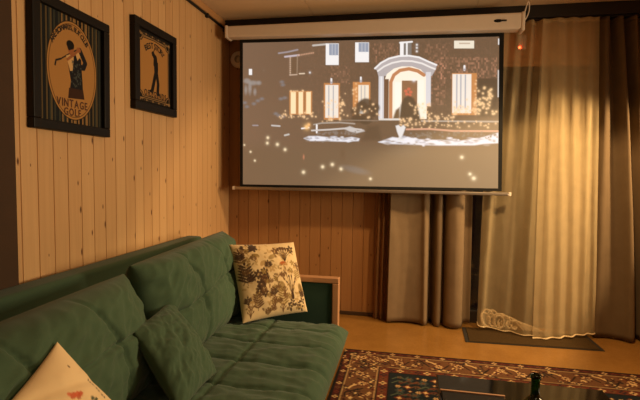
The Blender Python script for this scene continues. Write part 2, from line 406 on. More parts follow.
# upper windows
Ln([(313, 45.6), (326, 44.4)], 1.8, lin((190, 185, 180)))
def sash(x0, y0, x1, y1, ym):
    R(x0, y0, x1, y1, wht); R(x0 + 3.4, y0 + .5, x1 - .5, ym, lin((140, 152, 172)))
    for i in (1, 2): Ln([(x0 + 3.4 + (x1 - x0 - 3.9) * i / 3, y0), (x0 + 3.4 + (x1 - x0 - 3.9) * i / 3, ym)], .8, lin((185, 190, 198)))
sash(325.8, 43.6, 338.8, 65, 55.3); sash(355.2, 42.6, 369, 62.2, 52)
R(400, 42, 411.5, 56, lin((110, 108, 106))); R(400, 42, 403.6, 56, wht); R(406, 42, 407.6, 56, wht); Ln([(400, 43), (412, 42)], 1.6, wht)
for y in (45, 48, 51.5): dot(416.8, y, .8, wht)
R(454, 41, 474, 48.6, lin((232, 224, 205))); R(459, 43, 470, 44.4, lin((190, 170, 150)))
R(498, 39, 499.5, 45, wht)
# lower windows
for x0, x1 in ((290.5, 296.4), (298.4, 303.6), (306, 311.4)):
    R(x0 - 1, 91, x1 + 1, 115, org, .75); R(x0 + .4, 92, x1 - .4, 114, lin((255, 226, 180)))
R(324, 83, 340, 120, org, .8); R(325.5, 85, 338.6, 118, lin((238, 228, 215)))
for x in (329, 333.5): Ln([(x, 86), (x, 118)], 1.2, lin((175, 175, 178)))
R(353, 82, 370.5, 116, org, .95); R(358.5, 85, 369, 114, lin((240, 226, 205)))
for x in (361.5, 365): Ln([(x, 86), (x, 113)], 1.1, lin((186, 182, 178)))
for x, y in ((331.5, 81), (361, 79.5), (464.5, 68)): Ln([(x, y - 2), (x, y + 2)], 1.8, wht); dot(x, y + 1.5, 1, lav)
R(452, 73, 477, 115, org, .9); R(452.6, 74, 471.5, 113, lin((240, 230, 218)))
for x in (457, 461, 465.5): Ln([(x, 75), (x, 108)], 1.3, lin((170, 172, 180)))
# arched doorway
arc_o = [(374.5, 68.5), (380, 62.5), (389, 58), (399, 55.8), (409, 55.6), (419, 57), (428, 61), (436.6, 65), (436, 69), (432, 76), (378.5, 76), (377, 70.5)]
cv.poly(TP(arc_o), lin((176, 170, 172)))
Ln([(375, 68.5), (381, 63), (389, 58.6), (399, 56.2), (409, 55.8), (419, 57.4), (428, 61.5), (436.5, 65)], 1.6, wht)
Ln([(378, 71), (384, 66.6), (392, 63), (402, 61), (412, 61.2), (422, 63.4), (431, 67.5), (435, 69)], 1.6, lin((235, 230, 226)))
inner = [(384, 119), (384, 82), (387, 74), (394, 68.6), (402, 66.4), (412, 66.4), (421, 69.5), (426.5, 76), (427, 104), (427, 119)]
cv.poly(TP(inner), lin((252, 240, 220)))
R(384, 79, 389, 119, lin((96, 64, 44)))
Ln([(391, 119), (391, 82), (394, 75), (400, 70.4), (409, 68.8), (418, 71), (424, 75)], 3.4, lin((186, 122, 80)))
R(378.8, 76, 384, 119, lin((208, 206, 210))); Ln([(381.4, 77), (381.4, 118)], 1, lin((240, 238, 238)))
R(426, 72, 431, 106, lin((214, 212, 216)))
R(395, 82, 401, 112, lin((255, 246, 232))); R(418.5, 80, 424, 104, lin((252, 244, 230)))
R(402, 80.5, 417.5, 114, lin((132, 92, 62))); dot(414, 80, 1.4, wht)
for x, y in ((406, 91), (409, 89), (411, 92), (407, 94), (410, 95)): q = T(x, y); cv.ell(*q, 1.7, 1.5, lin((206, 96, 70)), .9)
bush = [(399.5, 120), (401, 105), (404, 98), (409, 95.5), (414, 98), (418, 106), (421, 120)]
cv.poly(TP(bush), lin((58, 44, 32)), soft=2); cv.poly(TP([(393, 119), (396, 110), (400, 107), (400, 119)]), lin((96, 72, 48)), soft=2)
R(379, 118.6, 401, 120.4, lin((220, 214, 206)))
# dark shrub between windows
for x, y, r in ((366, 104, 7), (374, 108, 6), (362, 106, 6), (356, 111, 5), (368, 110, 6), (374, 114, 4), (358, 118, 6), (366, 119, 7)):
    q = T(x, y); cv.ell(*q, r, r * .8, lin((52, 38, 28)), .95, soft=2)
# ledges, snow
Ln([(422, 121), (499, 121.4)], 1.5, lin((170, 158, 146))); Ln([(340, 120.5), (378, 120.8)], 1.2, lin((120, 104, 90)))
Ln([(407, 129.5), (430, 129), (455, 131), (499, 131)], 1.8, lin((206, 150, 124)))
cv.poly(TP([(379, 142.6), (386, 140), (393, 137.4), (400, 138.4), (408, 137), (420, 139.6), (440, 140.2), (460, 141), (472, 139), (484, 137), (499, 132.5), (499, 143), (484, 144), (475, 145.3), (440, 145.6), (400, 144.6), (386, 144)]), snow, soft=1.5)
cv.poly(TP([(396, 126), (399, 125), (401, 127), (404, 125), (406, 127.5), (404, 133), (402.5, 137), (405, 141), (397, 141), (399.5, 137), (397.5, 132)]), lin((226, 224, 224)), soft=1.2)
for i in range(70):
    x = rng.uniform(405, 498); dot(x, rng.uniform(132, 138), .7, lin((110, 102, 96)))
for i in range(90):      # ragged snow edges
    x = rng.uniform(382, 498); q = T(x, 142 + rng.normal(0, 1.6) - max(0, x - 470) * .13); cv.ell(*q, rng.uniform(1, 3), rng.uniform(.5, 1.1), (snow, lin((176, 178, 190)), lin((150, 140, 134)))[i % 3], .8, soft=1)
cv.poly(TP([(368, 126), (379, 126), (382, 140), (362, 141)]), lin((62, 46, 34)), soft=4, a=.8)
# left planter
Ln([(314, 125), (322, 123.4), (340, 122.8), (355, 124)], 1.4, lin((160, 150, 140)))
Ln([(317, 133), (317, 125.5)], 1.8, wht); Ln([(312, 131), (330, 130), (349, 128.4), (362, 130)], 1.6, lin((200, 194, 190)))
cv.poly(TP([(304, 139), (309, 136.8), (318, 136.6), (330, 138), (345, 138.6), (352, 137.4), (360, 139), (359, 141.4), (345, 142.2), (325, 141.6), (310, 141.6)]), snow, soft=1.4)
for i in range(50):
    q = T(rng.uniform(306, 358), 139.5 + rng.normal(0, 1.1)); cv.ell(*q, rng.uniform(.8, 2.4), rng.uniform(.4, .9), (snow, lin((176, 178, 190)), lin((130, 118, 108)))[i % 3], .8, soft=1)
cv.poly(TP([(344, 129), (350, 126.5), (354, 128), (358, 131), (364, 130), (365, 131.5), (357, 133.5), (350, 132)]), lin((196, 192, 190)), soft=1.5)
dot(307, 127.5, 2.4, lin((255, 200, 130))); dot(309, 125, 1.4, lin((255, 190, 120)))
for i in range(40): dot(rng.uniform(318, 356), rng.uniform(132, 135), .7, lin((120, 110, 104)))
# fairy lights
def lights(n, fx, fy, r=.75, c=(255, 208, 155), a=.95):
    for _ in range(n):
        x = fx(); dot(x, fy(x), r * rng.uniform(.7, 1.3), lin(c), a * rng.uniform(.6, 1))
lights(34, lambda: rng.uniform(279, 318), lambda x: rng.normal(116, 2.2)); lights(26, lambda: rng.normal(332, 5), lambda x: rng.uniform(100, 122))
lights(22, lambda: rng.normal(342.5, 1.6), lambda x: rng.uniform(92, 120)); lights(14, lambda: rng.uniform(353, 357), lambda x: rng.uniform(82, 116))
lights(12, lambda: rng.uniform(289, 313), lambda x: rng.normal(91, .8)); lights(14, lambda: rng.uniform(360, 380), lambda x: rng.uniform(104, 118))
lights(46, lambda: rng.uniform(409, 431), lambda x: rng.uniform(103, 128)); lights(26, lambda: rng.uniform(428, 455), lambda x: rng.normal(118, 2.5))
lights(44, lambda: rng.uniform(453, 478), lambda x: 114 - abs(rng.normal(0, 6)), .8); lights(16, lambda: rng.uniform(474.5, 477.5), lambda x: rng.uniform(74, 114))
cv.poly(TP([(478, 78), (498, 78), (498, 117), (478, 117)]), lin((58, 43, 32)), soft=3)
for _ in range(44):
    t = rng.random() ** .7; y = 82 + 32 * t; w_ = 3 + 8.5 * ((t * 3) % 1 * .5 + t * .7)
    x = 486 + rng.uniform(-1, 1) * w_; dot(x, y, .95, lin((252, 206, 150)))
lights(30, lambda: rng.uniform(430, 498), lambda x: rng.normal(125, 2), .7); lights(20, lambda: rng.uniform(400, 412), lambda x: rng.uniform(118, 126), .7)
R(497.8, 70, 499.5, 97, lin((205, 200, 196)))
# falling sparks and reflections on the pavement
for x, y, r in ((268, 138.5, 1.7), (267.5, 144, 1.7), (277.6, 145.3, 1.9), (285.3, 150.5, 1.8), (250.7, 153, 1.2), (255, 162, 1.2), (303.8, 173.6, 2), (323, 168, 2), (332.7, 165.6, 2), (341.5, 170, 2), (371, 180, 1.6), (462.5, 157.5, 2), (470.8, 174.5, 1.8), (474.6, 178.8, 2.3), (244.5, 146, 1)):
    dot(x, y, r * .75, lin((255, 232, 190)))
cv.ell(*T(406, 152), 14, 6, lin((96, 82, 68)), .55, soft=8); cv.ell(*T(356, 171), 13, 3.2, lin((110, 106, 104)), .6, rot=.22, soft=3); cv.ell(*T(343, 155), 2, 5, lin((84, 60, 40)), .6, soft=3)
cv.ell(*T(304, 158), .8, 2.4, lin((190, 120, 90)), .9, soft=1)
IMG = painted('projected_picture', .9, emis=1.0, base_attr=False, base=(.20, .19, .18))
def spos(U, V):
    U, V = U[..., None], V[..., None]
    return (ITL * (1 - U) + ITR * U) * (1 - V) + (IBL * (1 - U) + IBR * U) * V
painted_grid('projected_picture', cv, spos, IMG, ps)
bar = bmesh.new(); add_box(bar, .148, 2.226, SY - .013, SY + .013, 1.032, 1.056, .006, 3)
bmobj('bottom_bar', bar, METAL, ps)
for x in (.14, 2.234): box('bar_end_cap', x - .01, x + .01, SY - .015, SY + .015, 1.030, 1.058, WHITE, ps, .005)

# ------------------------------------------------------------------ switch box, round plate
sw = thing('switch_box', (2.33, 0, 2.17), 'small white wall box with a glowing red light, right of the screen', 'switch')
box('housing', 2.295, 2.352, -.03, 0, 2.118, 2.225, WHITE, sw, .006)
RED, nt, b = newmat('red_light'); b.inputs['Base Color'].default_value = (.8, .05, .02, 1); b.inputs['Emission Color'].default_value = (1, .06, .015, 1); b.inputs['Emission Strength'].default_value = 14
bm = bmesh.new(); bmesh.ops.create_uvsphere(bm, u_segments=16, v_segments=10, radius=.009)
bmesh.ops.translate(bm, verts=bm.verts, vec=(2.306, -.031, 2.132)); bmobj('indicator_light', bm, RED, sw, True, label='glowing red indicator light')
rp = thing('wall_plate', (.075, 0, 2.11), 'pale round plate on the back wall, half behind the left edge of the screen', 'wall plate')
lathe('plate', [(.07, 0), (.07, -.012), (.062, -.022), (.001, -.024)], .088, 0, WHITE, rp, 32, axis='y', cz=2.115)
lathe('centre_disc', [(.03, -.02), (.03, -.03), (.026, -.034), (.001, -.035)], .088, 0, METAL, rp, 24, axis='y', cz=2.115)

# ------------------------------------------------------------------ curtains
def catmull(P, n):
    P = np.asarray(P, float); d = np.r_[0, np.cumsum(np.hypot(*np.diff(P, axis=0).T))]; t = np.linspace(0, d[-1], n)
    Q = np.vstack([2 * P[0] - P[1], P, 2 * P[-1] - P[-2]]); out = []
    for tt in t:
        i = min(np.searchsorted(d, tt, side='right') - 1, len(P) - 2); s = (tt - d[i]) / (d[i + 1] - d[i])
        a, b_, c, e = Q[i:i + 4]
        out.append(.5 * (2 * b_ + (c - a) * s + (2 * a - 5 * b_ + 4 * c - e) * s * s + (3 * b_ - a - 3 * c + e) * s ** 3))
    return np.array(out)
def curtain(name, bot, top, zb, zt, mat, parent, n=160, rows=60, seed=0, wr=.004, bow=None, th=.002):
    """cloth hung from profile 'top' (seen from above) to profile 'bot'; zb may vary along the width"""
    B, Tp = catmull(bot, n), catmull(top, n); vs = []
    for j in range(rows):
        v = j / (rows - 1)
        for i in range(n):
            s = v ** 1.3; x, y = B[i] * (1 - s) + Tp[i] * s
            z0 = zb(i / (n - 1)) if callable(zb) else zb
            z = z0 + (zt - z0) * v
            q = noise.noise(Vector((x * 7 + seed, z * 1.6, seed))) * wr + noise.noise(Vector((x * 22 + seed, z * 6, seed + 3))) * wr * .35
            vs.append((x, y + q + (bow(i / (n - 1), v) if bow else 0), z))
    fs = [(j * n + i, j * n + i + 1, (j + 1) * n + i + 1, (j + 1) * n + i) for j in range(rows - 1) for i in range(n - 1)]
    # real thickness: a second layer behind, closed along the edges
    me = bpy.data.meshes.new(name); me.from_pydata(vs, [], fs); me.materials.append(mat)
    me.polygons.foreach_set('use_smooth', [True] * len(me.polygons))
    o = link(bpy.data.objects.new(name, me), parent)
    if th:
        so = o.modifiers.new('thickness', 'SOLIDIFY'); so.thickness = th; so.offset = 0
    return o
def header(name, top, zt, mat, parent, seed=0):
    P = catmull(top, 90)
    vs = []; fs = []; n = len(P)
    for z in (zt - .03, zt):
        for x, y in P: vs.append((x, y - .003, z))
    for i in range(n - 1): fs.append((i, i + 1, n + i + 1, n + i))
    o = mesh(name, vs, fs, mat, parent, True); so = o.modifiers.new('t', 'SOLIDIFY'); so.thickness = .004
    return o
ZT = 2.297
# curtain rail under the pelmet
rl = tag(box('curtain_rail', 1.24, 3.95, -.115, -.075, 2.300, 2.316, BLACKTRIM, None, .003), 'dark curtain rail fixed under the black pelmet above the terrace door', 'curtain rail')
# brown sheer strip at the far left
t = thing('sheer_curtain', (1.32, -.08, 0), 'narrow brown sheer curtain gathered left of the grey drape', 'curtain', 'curtains along the terrace door')
bl_ = [(1.262, -.05), (1.285, -.085), (1.305, -.055), (1.33, -.10), (1.352, -.06), (1.372, -.085), (1.388, -.05)]
tp_ = [(1.315, -.06), (1.328, -.085), (1.34, -.06), (1.352, -.095), (1.362, -.07), (1.375, -.09), (1.388, -.06)]
curtain('cloth', bl_, tp_, .012, ZT, SHEER_D, t, 90, 50, 5, .003, th=.0)
header('header_tape', tp_, ZT, SHEER_D, t)
# grey drape under the screen: flat panel, deep dark fold, narrow and wide bright folds
t = thing('drape', (1.65, -.1, 0), 'heavy grey drape hanging in deep folds under the screen, left of the sheer', 'curtain', 'curtains along the terrace door')
db = [(1.383, -.06), (1.380, -.145), (1.40, -.150), (1.48, -.128), (1.56, -.120), (1.63, -.135), (1.665, -.160), (1.690, -.12), (1.698, -.03), (1.715, -.02), (1.728, -.06), (1.745, -.135), (1.775, -.150), (1.790, -.11), (1.795, -.06), (1.808, -.06),
      (1.815, -.12), (1.84, -.165), (1.89, -.185), (1.935, -.165), (1.955, -.11), (1.962, -.045), (1.985, -.03), (2.02, -.04)]
dt = [(x * .93 + .105, y * .55 - .035) for x, y in db]
curtain('cloth', db, dt, lambda u: .012 + .006 * math.sin(9 * u), ZT, DRAPE, t, 260, 60, 1, .006)
header('header_tape', dt, ZT, DRAPE, t)
# big pale sheer right of the screen
t = thing('sheer_curtain', (2.45, -.14, 0), 'pale see-through curtain right of the screen with looped cord behind its lower left', 'curtain', 'curtains along the terrace door')
sb = [(2.064, -.115), (2.066, -.175), (2.095, -.185), (2.13, -.150), (2.19, -.150), (2.25, -.175), (2.295, -.165), (2.33, -.205), (2.37, -.235), (2.42, -.225), (2.48, -.235), (2.54, -.205), (2.60, -.20), (2.66, -.165), (2.72, -.15), (2.78, -.115), (2.84, -.09), (2.876, -.08)]
st = [(2.09, -.09), (2.10, -.12), (2.14, -.10), (2.18, -.13), (2.22, -.09), (2.27, -.125), (2.315, -.085), (2.34, -.12), (2.365, -.14), (2.40, -.09), (2.435, -.14), (2.475, -.085), (2.51, -.135), (2.545, -.08), (2.58, -.13), (2.61, -.08), (2.645, -.125), (2.675, -.08), (2.71, -.12), (2.735, -.075), (2.765, -.11), (2.78, -.075), (2.795, -.10)]
hem_z = lambda u: .035 * max(0, 1 - u / .25) + .014 + .02 * max(0, (u - .5) / .5) * (1 - max(0, u - .9) * 8)
curtain('cloth', sb, st, hem_z, ZT, SHEER, t, 260, 80, 9, .010, th=0)
header('header_tape', st, ZT, SHEER, t)
hb = catmull(sb, 120); pts = [(x, y - .001, hem_z(i / 119) + .004) for i, (x, y) in enumerate(hb)]
tube('hem', pts[:62], .0045, CORD, t, 2)
t = thing('sheer_curtain', (2.62, -.2, 0), 'second pale sheer panel overlapping the wide one, its straight left edge above the doormat', 'curtain', 'curtains along the terrace door')
fb = [(2.424, -.268), (2.47, -.262), (2.51, -.275), (2.56, -.240), (2.61, -.250), (2.655, -.205), (2.70, -.215), (2.745, -.165), (2.79, -.17), (2.83, -.135), (2.86, -.145), (2.885, -.125)]
ft = [(2.43, -.15), (2.48, -.138), (2.53, -.162), (2.58, -.138), (2.63, -.155), (2.68, -.132), (2.73, -.15), (2.77, -.130), (2.80, -.140)]
fz = lambda u: .010 + .022 * u
curtain('cloth', fb, ft, fz, ZT, SHEER, t, 200, 80, 14, .008, th=0)
header('header_tape', ft, ZT, SHEER, t)
tube('hem', [(x, y - .002, fz(i / 79) + .004) for i, (x, y) in enumerate(catmull(fb, 80))], .0055, CORD, t, 2)
# heavy drape at the right edge
t = thing('drape', (3.1, -.1, 0), 'shaded heavy drape at the right edge of the picture, right of the pale sheer', 'curtain', 'curtains along the terrace door')
rb = [(2.885, -.05), (2.878, -.115), (2.90, -.130), (2.95, -.120), (3.01, -.125), (3.06, -.15), (3.095, -.185), (3.125, -.175), (3.135, -.11), (3.145, -.05), (3.17, -.06), (3.185, -.12), (3.21, -.16), (3.25, -.15), (3.27, -.07), (3.30, -.05), (3.33, -.14), (3.38, -.16), (3.42, -.07), (3.46, -.06), (3.5, -.13)]
rtp = [(2.80, -.06), (2.825, -.10), (2.845, -.14), (2.868, -.13), (2.88, -.075), (2.90, -.06), (2.925, -.125), (2.95, -.14), (2.965, -.075), (2.985, -.06), (3.005, -.11), (3.03, -.145), (3.05, -.12), (3.06, -.06), (3.085, -.07), (3.11, -.14), (3.14, -.12), (3.17, -.06), (3.22, -.13), (3.26, -.07), (3.3, -.12)]
curtain('cloth', rb, rtp, .012, ZT, DRAPE_R, t, 260, 60, 21, .006)
header('header_tape', rtp, ZT, DRAPE_R, t)

# ------------------------------------------------------------------ cord bundle and doormat
mt = thing('doormat', (2.4, -.3, 0), 'flat brown doormat on the floor below the pale sheer curtain', 'doormat')
mc = [(1.945, -.425), (2.855, -.385), (2.845, -.075), (1.955, -.115)]
def slab(name, cs_, z0, z1, mat, parent, inset=0):
    c = np.mean(cs_, axis=0); q = [np.array(p) + (c - np.array(p)) * inset for p in cs_]
    vs = [(*p, z0) for p in q] + [(*p, z1) for p in q]
    return mesh(name, vs, [(3, 2, 1, 0), (4, 5, 6, 7), (0, 1, 5, 4), (1, 2, 6, 5), (2, 3, 7, 6), (3, 0, 4, 7)], mat, parent)
slab('rubber_edge', mc, 0, .005, MAT_B, mt); slab('pile', mc, .004, .009, MAT, mt, .06)
loops = []
rr_ = random.Random(4)
for k in range(13):
    cx, cy = 2.13 + .225 * (k / 12), -.085 + rr_.uniform(-.02, .025); a0 = rr_.uniform(0, 6); h = .155 - .085 * (k / 12); L_ = []
    rx, rz = rr_.uniform(.02, .05), h * rr_.uniform(.35, .5); tilt = rr_.uniform(-.5, .9)
    for i in range(13):
        a = a0 + i / 12 * 6.0; dx, dz = rx * math.cos(a), rz * math.sin(a)
        L_.append((cx + dx * math.cos(tilt) + dz * math.sin(tilt), cy + .012 * math.sin(a * 1.5 + k), max(.015, rz + .012 + dz * math.cos(tilt) - dx * math.sin(tilt))))
    loops.append(L_)
for k in range(7):
    x0 = 2.30 + .012 * k; loops.append([(x0, -.08, .10 - .006 * k), (x0 + .035, -.09 - .004 * k, .085 - .004 * k), (x0 + .07 + .004 * k, -.10, .045), (x0 + .10 + .012 * k, -.105 - .005 * k, .014)])
tag(tube('cord_bundle', loops, .0075, CORD), 'bundle of looped pale cord lying on the doormat behind the sheer curtain', 'cord')

# ------------------------------------------------------------------ padded things
def pad(name, P, thick, mat, parent, nu=60, nv=60, e=3.0, fn=None, pinch=0.0, colors=None, nrm=None, back=1.0, label=None):
    """pillow or mattress between four corners P00,P10,P11,P01 (u then v); thickness profile with exponent e; fn(u,v) adds height on the front side"""
    P = [np.array(p, float) for p in P]
    n = nrm if nrm is not None else np.cross(P[1] - P[0], P[3] - P[0]); n = np.array(n, float); n /= np.linalg.norm(n)
    # more rows close to the edges
    us = (1 - np.cos(np.linspace(0, math.pi, nu))) / 2 * .5 + np.linspace(0, 1, nu) * .5
    vs_ = (1 - np.cos(np.linspace(0, math.pi, nv))) / 2 * .5 + np.linspace(0, 1, nv) * .5
    U, V = np.meshgrid(us, vs_); a, b_ = 2 * U - 1, 2 * V - 1
    pu = U.copy(); pv = V.copy()
    pu = .5 + (U - .5) * (1 - pinch * (1 - b_ * b_)); pv = .5 + (V - .5) * (1 - pinch * (1 - a * a))
    C = (P[0] * ((1 - pu) * (1 - pv))[..., None] + P[1] * (pu * (1 - pv))[..., None] + P[2] * (pu * pv)[..., None] + P[3] * ((1 - pu) * pv)[..., None])
    t = (np.clip(1 - np.abs(a) ** e, 0, 1) * np.clip(1 - np.abs(b_) ** e, 0, 1)) ** .5 * thick / 2
    add = np.zeros_like(t) if fn is None else fn(U, V) * np.clip(t / (thick / 2) * 1.6, 0, 1)
    Fr = C + n * (t + add)[..., None]; Bk = C - n * (t * back)[..., None]
    i = np.arange(nu * nv).reshape(nv, nu)
    F1 = np.stack([i[:-1, :-1], i[:-1, 1:], i[1:, 1:], i[1:, :-1]], -1).reshape(-1, 4)
    F2 = F1[:, ::-1] + nu * nv
    bm = bmesh.new()
    lay = bm.verts.layers.float_color.new('Col') if colors is not None else None
    vv = [bm.verts.new(p) for p in np.vstack([Fr.reshape(-1, 3), Bk.reshape(-1, 3)])]
    for q in np.vstack([F1, F2]):
        bm.faces.new([vv[k] for k in q])
    me = bpy.data.meshes.new(name)
    if colors is not None:
        cc = np.vstack([colors(U, V).reshape(-1, 3), colors(U, V).reshape(-1, 3)])
        for v, c in zip(vv, cc): v[lay] = (*c, 1)
    bmesh.ops.remove_doubles(bm, verts=bm.verts, dist=1e-5); bmesh.ops.recalc_face_normals(bm, faces=bm.faces)
    bm.to_mesh(me); bm.free(); me.materials.append(mat)
    me.polygons.foreach_set('use_smooth', [True] * len(me.polygons))
    o = link(bpy.data.objects.new(name, me), parent)
    if label: o['label'] = label
    return o
def fbm(U, V, su, sv, seed, oct=3):
    out = np.zeros(U.shape)
    for k in range(U.shape[0]):
        for j in range(U.shape[1]):
            out[k, j] = noise.fractal(Vector((U[k, j] * su, V[k, j] * sv, seed)), 1.0, 2.0, oct)
    return out
def seam(x, c, w): return np.exp(-((x - c) / w) ** 2)

# ------------------------------------------------------------------ sofa
so = thing('sofa', (.65, -2.0, 0), 'long green fabric sofa with quilted seat along the pine wall', 'sofa')
ZS = .315
Y0, Y1 = -3.25, -1.055
def seat_fn(U, V):        # U along -y (from far end), V from wall to front
    Ly = Y1 - Y0; yy = U * Ly; xx = V
    h = -.022 * sum(seam(yy + .012 * np.sin(7 * V), c, .009) for c in np.arange(.235, Ly, .235)) - .014 * seam(xx, .46 + .01 * np.sin(9 * U), .011)
    q = .008 * np.sin(np.pi * np.clip(yy / .235, 0, 99)) ** 2
    w = .008 * (1 - np.abs(fbm(U, V, 26, 3.2, 2.2, 3)) * 2) + .008 * fbm(U, V, 14, 9, 7.7)
    return h + q + w
pad('seat_cushion', [(.40, Y1, ZS - .085), (.40, Y0, ZS - .085), (1.19, Y0, ZS - .085), (1.19, Y1, ZS - .085)], .17, GREEN, so, 240, 90, 9, seat_fn, nrm=(0, 0, 1))
box('base_frame', .12, 1.13, -3.22, -1.02, .06, .15, GREEN_D, so, .01)
for x, y in ((.2, -1.1), (1.06, -1.1), (.2, -3.15), (1.06, -3.15)): box('leg', x - .025, x + .025, y - .025, y + .025, 0, .065, FRAMEWOOD, so, .004)
# upholstered back rail along the wall
bm = bmesh.new(); add_box(bm, .03, .145, -3.25, -.815, .12, .735, .022, 4); rail = bmobj('back_rail', bm, GREEN, so, True)
rail.modifiers.new('n', 'WEIGHTED_NORMAL')
# armrest at the far end: dark green panel in a light wooden frame
AY0, AY1, AZ = -.985, -.93, .535
bm = bmesh.new(); add_box(bm, .145, 1.115, AY0, AY1, AZ - .034, AZ, .006, 3); add_box(bm, 1.075, 1.115, AY0, AY1, .04, AZ - .0335, .006, 3); add_box(bm, .145, .185, AY0, AY1, .1, AZ - .0335, .006, 3); add_box(bm, .185, 1.075, AY0, AY1, .12, .16, .004)
af = bmobj('armrest_frame', bm, FRAMEWOOD, so, label='light wooden armrest frame')
box('armrest_panel', .18, 1.08, AY0 + .010, AY1 - .010, .14, AZ - .03, GREEN_D, so, .004, label='dark green armrest panel')
# back cushions
def back_fn(seed, flip):
    def fn(U, V):         # U along the sofa, V from bottom to top
        L = 1.0 if flip else 1.3; yy = U * L
        h = -.018 * sum(seam(yy + .05 * np.sin(4 * V), c, .010) for c in (.34, .68)) - .018 * seam(V, .52 + .04 * np.sin(6 * U), .018)
        h = h + .014 * np.abs(np.sin(math.pi * yy / .34)) ** .5
        h = h + .012 * (.4 - np.abs(fbm(U * 1.2 + V * .5, V * .6 - U * .9, 15, 5, seed + 4, 2)))
        d = (U - .95) if flip else (.05 - U)
        w = .014 * (.6 - 2 * np.abs(fbm(U + V * .35, V - U * .5, 7, 2.6, seed, 3))) + .016 * fbm(U, V, 3, 3, seed + 9)
        return h + w
    return fn
pad('back_cushion', [(.44, -.955, .29), (.46, -1.965, .29), (.36, -1.975, .775), (.335, -.93, .79)], .25, GREEN, so, 170, 120, 5.5, back_fn(1.3, True), nrm=(.97, 0, .2))
pad('back_cushion', [(.45, -1.955, .29), (.45, -3.28, .29), (.335, -3.28, .71), (.335, -1.985, .742)], .27, GREEN, so, 170, 120, 3.8, back_fn(4.1, False), nrm=(.97, 0, .2))

# green scatter cushion leaning on the backrest
gp = pad('scatter_cushion', [(.76, -2.30, .345), (.75, -1.965, .345), (.475, -1.85, .60), (.50, -2.18, .578)], .13, GREEN, None, 100, 100, 2.2,
         lambda U, V: .012 * fbm(U, V, 5, 5, 3.3) + .010 * (.5 - np.abs(fbm(U + V, V - U, 2.2, 5, 6.4, 2))), pinch=.05, nrm=(.70, .06, .71))
tag(gp, 'plain green square cushion slumped against the middle of the green backrest', 'cushion')

# botanical cushion --------------------------------------------------
cb_ = Canvas(1, 1, 221, 221, lin((212, 186, 142)))
DKB, BRN, OLV, TANC, RST = lin((62, 40, 26)), lin((104, 72, 42)), lin((138, 112, 62)), lin((178, 146, 96)), lin((166, 92, 46))
def leafy(x, y, h, c, n=5, spread=.5, lw=.012, lr=.022):
    cb_.line([(x, y), (x, y + h)], lw * .5, c)
    for i in range(n):
        s = .25 + .75 * i / n; L_ = lr * 2.2 * (1.2 - .5 * s)
        for sd in (-1, 1):
            cb_.ell(x + sd * L_ * .8, y + h * s, L_, lr * .55, c, .95, rot=sd * spread)
    cb_.ell(x, y + h, lr * .6, lr * 1.1, c)
def spray(x, y, h, c, n=6, w=.10, blob=.014):
    for i in range(n):
        a = (i / (n - 1) - .5) * 2; q = (x + a * w, y + h * (1 - .3 * a * a)); cb_.line([(x, y), (x + a * w * .4, y + h * .45), q], .008, c)
        cb_.ell(q[0], q[1], blob * .8, blob * 1.5, c, .95, rot=-a * .5)
def flower(x, y, r, c, n=5):
    for i in range(n):
        a = 6.283 * i / n + .4; cb_.ell(x + r * .7 * math.cos(a), y + r * .7 * math.sin(a), r * .55, r * .34, c, .95, rot=a)
def mushroom(x, y, r, c):
    cb_.ell(x, y, r, r * .7, c); cb_.ell(x, y - r * .55, r * 1.1, r * .42, lin((212, 186, 142))); cb_.line([(x, y), (x + r * .15, y - r * 1.3)], r * .35, TANC)
spray(.74, .70, .20, DKB, 8, .14, .018); spray(.74, .74, .16, BRN, 7, .10, .016); flower(.88, .88, .05, DKB); flower(.62, .86, .05, BRN)
mushroom(.70, .66, .065, RST); mushroom(.42, .68, .08, TANC); mushroom(.30, .80, .06, OLV); cb_.ell(.55, .78, .07, .03, OLV, .8, rot=.4)
for x, y, r in ((.28, .55, .055), (.36, .47, .065), (.30, .42, .06), (.38, .58, .05), (.26, .34, .05), (.34, .30, .045)): flower(x, y, r, DKB, 6)
leafy(.22, .10, .22, BRN, 6); leafy(.12, .42, .30, DKB, 6, lr=.03); leafy(.08, .70, .2, BRN, 5); leafy(.22, .88, .08, DKB, 3, lr=.03); flower(.30, .93, .06, DKB, 7)
spray(.76, .22, .34, BRN, 5, .10, .018); spray(.77, .20, .30, DKB, 4, .07, .014); cb_.ell(.76, .22, .03, .05, DKB)
leafy(.60, .08, .26, OLV, 6, lr=.022); cb_.ell(.60, .36, .06, .07, OLV, .8); flower(.50, .62, .05, TANC)
for x, y, r in ((.70, .08, .05), (.82, .12, .055), (.88, .06, .045), (.92, .15, .04), (.74, .14, .04)): flower(x, y, r, DKB, 4)
cb_.ell(.93, .30, .045, .09, OLV, .95, rot=.2); cb_.ell(.93, .30, .012, .08, BRN, .9, rot=.2); leafy(.92, .44, .18, OLV, 5, lr=.018); flower(.93, .62, .05, BRN)
for i in range(150):
    x, y = rng.uniform(.04, .96), rng.uniform(.04, .96); c = (OLV, TANC, BRN, TANC)[i % 4]
    cb_.ell(x, y, rng.uniform(.012, .032), rng.uniform(.007, .014), c, .85, rot=rng.uniform(0, 3.1))
for i in range(10): leafy(.40 + .05 * (i % 4), .06 + .09 * (i // 2), .06, (OLV, BRN)[i % 2], 3, lr=.012)
r4 = np.random.default_rng(11)
for i in range(34):
    x, y = r4.uniform(.06, .94), r4.uniform(.05, .95); k = i % 5; c = (DKB, BRN, OLV, BRN, TANC)[k]
    if k == 0: leafy(x, y - .04, .09, c, 4, lr=.016)
    elif k == 1: spray(x, y - .05, .10, c, 5, .04, .010)
    elif k == 2: flower(x, y, .035, c)
    elif k == 3: leafy(x, y - .03, .07, c, 3, .8, lr=.014)
    else: mushroom(x, y, .035, c)
for x, y in ((.48, .22), (.46, .34), (.53, .47), (.44, .12), (.64, .52)): flower(x, y, .03, (BRN, OLV)[int(x * 100) % 2])
